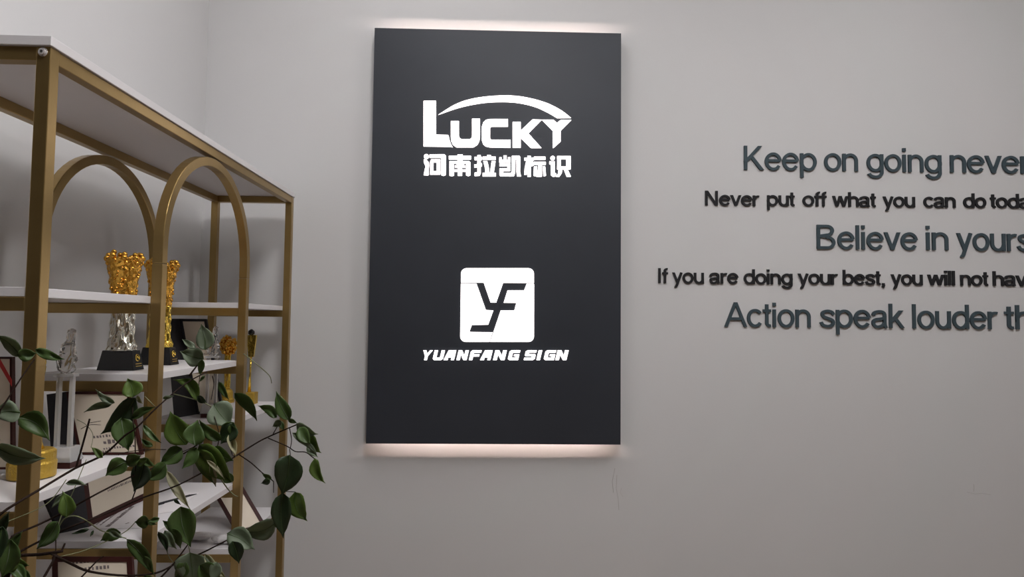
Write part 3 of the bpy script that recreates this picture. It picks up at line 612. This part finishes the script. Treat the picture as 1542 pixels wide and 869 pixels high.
LV = [  # base, tip, full width, sideways bend (px), tint, fold (0 flat .. 1 folded), droop in depth
 (436, 633, 416, 589, 19, 3, 'm', .2), (417, 629, 388, 611, 13, -5, 'm', .3), (434, 632, 447, 637, 6, 0, 'm', .4), (446, 638, 479, 654, 15, -6, 'g', .3),
 (451, 643, 468, 669, 17, -3, 'm', .3), (468, 655, 484, 682, 16, -8, 'b', .2), (440, 652, 474, 681, 10, 3, 'g', .4), (464, 668, 479, 689, 10, -3, 'g', .5),
 (424, 634, 410, 643, 9, 0, 'g', .3), (420, 634, 428, 648, 8, 0, 'm', .4), (474, 690, 490, 728, 15, -9, 'b', .2), (436, 685, 424, 747, 37, 4, 'd', .15),
 (426, 742, 427, 811, 27, -4, 'd', .2), (444, 741, 463, 785, 26, -9, 'b', .15), (409, 722, 394, 713, 6, 0, 'm', .5), (407, 724, 393, 728, 8, 0, 'd', .4),
 (416, 787, 363, 800, 26, 9, 'g', .25), (342, 803, 384, 828, 30, 4, 'g', .2), (350, 815, 360, 849, 20, 2, 'd', .3), (414, 786, 421, 797, 7, 0, 'm', .3),
 (309, 527, 303, 488, 24, -3, 'g', .15), (307, 541, 271, 529, 25, 2, 'g', .1), (294, 524, 274, 511, 9, 0, 'g', .3), (304, 541, 301, 566, 9, 0, 'm', .3),
 (299, 603, 261, 572, 16, -13, 'b', .3), (297, 597, 312, 606, 9, -2, 'd', .3), (245, 600, 262, 596, 5, 0, 'g', .4), (353, 592, 387, 634, 16, 6, 'm', .35),
 (322, 608, 349, 641, 38, -3, 'g', .08), (281, 670, 256, 619, 34, 6, 'b', .15), (294, 671, 298, 632, 28, 5, 'm', .2), (270, 664, 262, 634, 18, -3, 'm', .2), (333, 663, 300, 632, 15, 6, 'm', .3),
 (274, 675, 240, 698, 22, 3, 'm', .2), (300, 669, 351, 726, 34, -6, 'b', .15), (297, 677, 325, 733, 26, 4, 'b', .15), (350, 637, 332, 669, 24, 3, 'd', .3),
 (344, 655, 355, 688, 10, 2, 'l', .7), (316, 700, 325, 733, 7, 2, 'l', .6), (311, 693, 338, 722, 6, 3, 'l', .5), (251, 709, 287, 768, 12, -2, 'l', .5),
 (250, 698, 219, 724, 20, 4, 'm', .2), (216, 697, 201, 741, 26, 3, 'd', .2), (214, 690, 234, 702, 9, -2, 'm', .3), (204, 599, 151, 654, 28, 8, 'd', .12),
 (200, 598, 192, 570, 28, -4, 'b', .15), (183, 629, 194, 680, 32, -2, 'm', .12), (191, 695, 159, 717, 23, -3, 'm', .2), (191, 701, 213, 686, 16, 3, 'm', .25),
 (155, 689, 137, 673, 9, 0, 'b', .3), (168, 609, 126, 621, 9, -4, 'g', .4), (173, 607, 144, 586, 10, 5, 'g', .35), (198, 630, 233, 613, 11, 3, 'm', .35),
 (216, 640, 243, 667, 9, -4, 'm', .4), (206, 596, 215, 608, 5, -2, 'l', .6), (100, 779, 94, 739, 23, -4, 'b', .15), (99, 728, 131, 731, 8, 4, 'g', .4),
 (182, 802, 151, 815, 17, -3, 'm', .2), (224, 787, 203, 786, 17, 0, 'm', .2), (220, 785, 236, 790, 7, 0, 'm', .4), (191, 812, 233, 868, 19, 5, 'm', .3),
 (134, 797, 108, 804, 5, 0, 'd', .4), (164, 801, 186, 810, 8, 0, 'g', .4), (141, 799, 136, 808, 3, 0, 'd', .5),
 (32, 537, -6, 504, 18, -4, 'g', .3), (53, 526, 97, 541, 13, -3, 'm', .25), (26, 534, 55, 531, 17, -3, 'm', .3), (31, 621, -10, 628, 28, -6, 'g', .15),
 (27, 629, 75, 664, 30, 12, 'm', .2), (-8, 672, 69, 690, 25, -9, 'g', .2), (16, 812, 2, 872, 30, 4, 'm', .25), (4, 792, -6, 850, 20, 0, 'd', .3),
 (18, 846, 44, 852, 12, 0, 'b', .3), (16, 850, 40, 878, 18, 3, 'm', .25), (87, 785, 55, 827, 20, 4, 'm', .3), (96, 744, 78, 765, 7, 0, 'g', .5),
 (272, 763, 287, 824, 38, -5, 'm', .12), (266, 800, 245, 784, 12, 0, 'm', .25), (238, 801, 252, 833, 9, 4, 'd', .5), (248, 799, 266, 827, 14, -3, 'g', .3),
 (258, 796, 272, 826, 14, 3, 'm', .35), (286, 832, 290, 884, 46, 2, 'g', .1), (300, 851, 334, 880, 28, -2, 'm', .2), (308, 834, 343, 872, 12, -5, 'l', .5),
 (216, 838, 229, 860, 9, 2, 'm', .4), (262, 752, 272, 760, 4, 0, 'd', .5), (308, 566, 300, 575, 4, 0, 'm', .4), (240, 780, 222, 788, 7, 0, 'm', .4),
 (347, 640, 349, 664, 12, 4, 'm', .3), (12, 838, 34, 800, 14, 3, 'm', .3), (6, 858, 30, 846, 14, -2, 'b', .2), (26, 862, 48, 874, 14, 2, 'm', .3),
 (2, 806, 14, 770, 12, 3, 'd', .4), (30, 838, 12, 868, 20, -3, 'g', .25), (352, 636, 338, 660, 16, -3, 'm', .3), (320, 674, 352, 694, 18, -4, 'm', .25),
 (296, 674, 274, 706, 16, 3, 'm', .3), (230, 672, 212, 660, 8, 2, 'm', .4), (280, 846, 262, 874, 18, 3, 'm', .25), (326, 846, 318, 878, 16, 2, 'g', .3),
 (352, 724, 330, 708, 14, 3, 'm', .3), (216, 868, 240, 884, 12, 0, 'm', .3), (206, 700, 222, 690, 10, 0, 'b', .3), (330, 575, 345, 602, 9, -2, 'm', .4),
]
NL, NW = 9, 3
for i, (bx, by, tx, ty, wd, bend, tint, fold) in enumerate(LV):
    rnd = random.Random(i * 17 + 3)
    d = Vector((tx - bx, ty - by)); L_ = d.length; d /= L_; nrm = Vector((d.y, -d.x))
    D0 = depth(bx, by) - .008 + rnd.uniform(-.006, .004); tiltl = rnd.uniform(-.5, .5); droop = rnd.uniform(-.01, .012)
    half = wd * .56; vs = []
    if fold > .45: half *= 1.1
    for a in range(NL + 1):
        u = a / NL
        wv = (math.sin(PI * min(1, u ** .78)) ** .85) * (1 - .35 * u) * 1.22 if 0 < u < 1 else .0
        if u > .82: wv *= .62 if u < .95 else .4
        for b in range(-NW, NW + 1):
            s = b / NW
            hh = half * wv * (1 + .10 * noise.noise(Vector((u * 4.5, (2 if s > 0 else -2), i * 1.7))))
            x = bx + d.x * L_ * u + nrm.x * (bend * math.sin(PI * u) * .8 + s * hh)
            y = by + d.y * L_ * u + nrm.y * (bend * math.sin(PI * u) * .8 + s * hh)
            hm = hh * D0 / F_PX
            z = D0 + droop * u + s * hm * tiltl + abs(s) * hm * (-.25 - fold * .9) + .0015 * math.sin(7 * u + s * 3 + i)
            vs.append(P(x, y, z))
    m = 2 * NW + 1
    fs = [(a * m + b, a * m + b + 1, (a + 1) * m + b + 1, (a + 1) * m + b) for a in range(NL) for b in range(2 * NW)]
    lf = MB().add(vs, fs); lo = lf.build('leaf', LM[tint], pl, smooth=True)
    sd = lo.modifiers.new('thickness', 'SOLIDIFY'); sd.thickness = .0004
    if wd >= 18:                 # midrib on the larger leaves
        mid = [Vector(vs[a * m + NW]) + Vector((0, -.0007, 0)) for a in range(NL)]
        MB().tube(mid, [.0007 * (1 - .8 * a / NL) for a in range(NL)], 4).build('midrib', LM['m'] if tint != 'm' else LM['g'], lo)
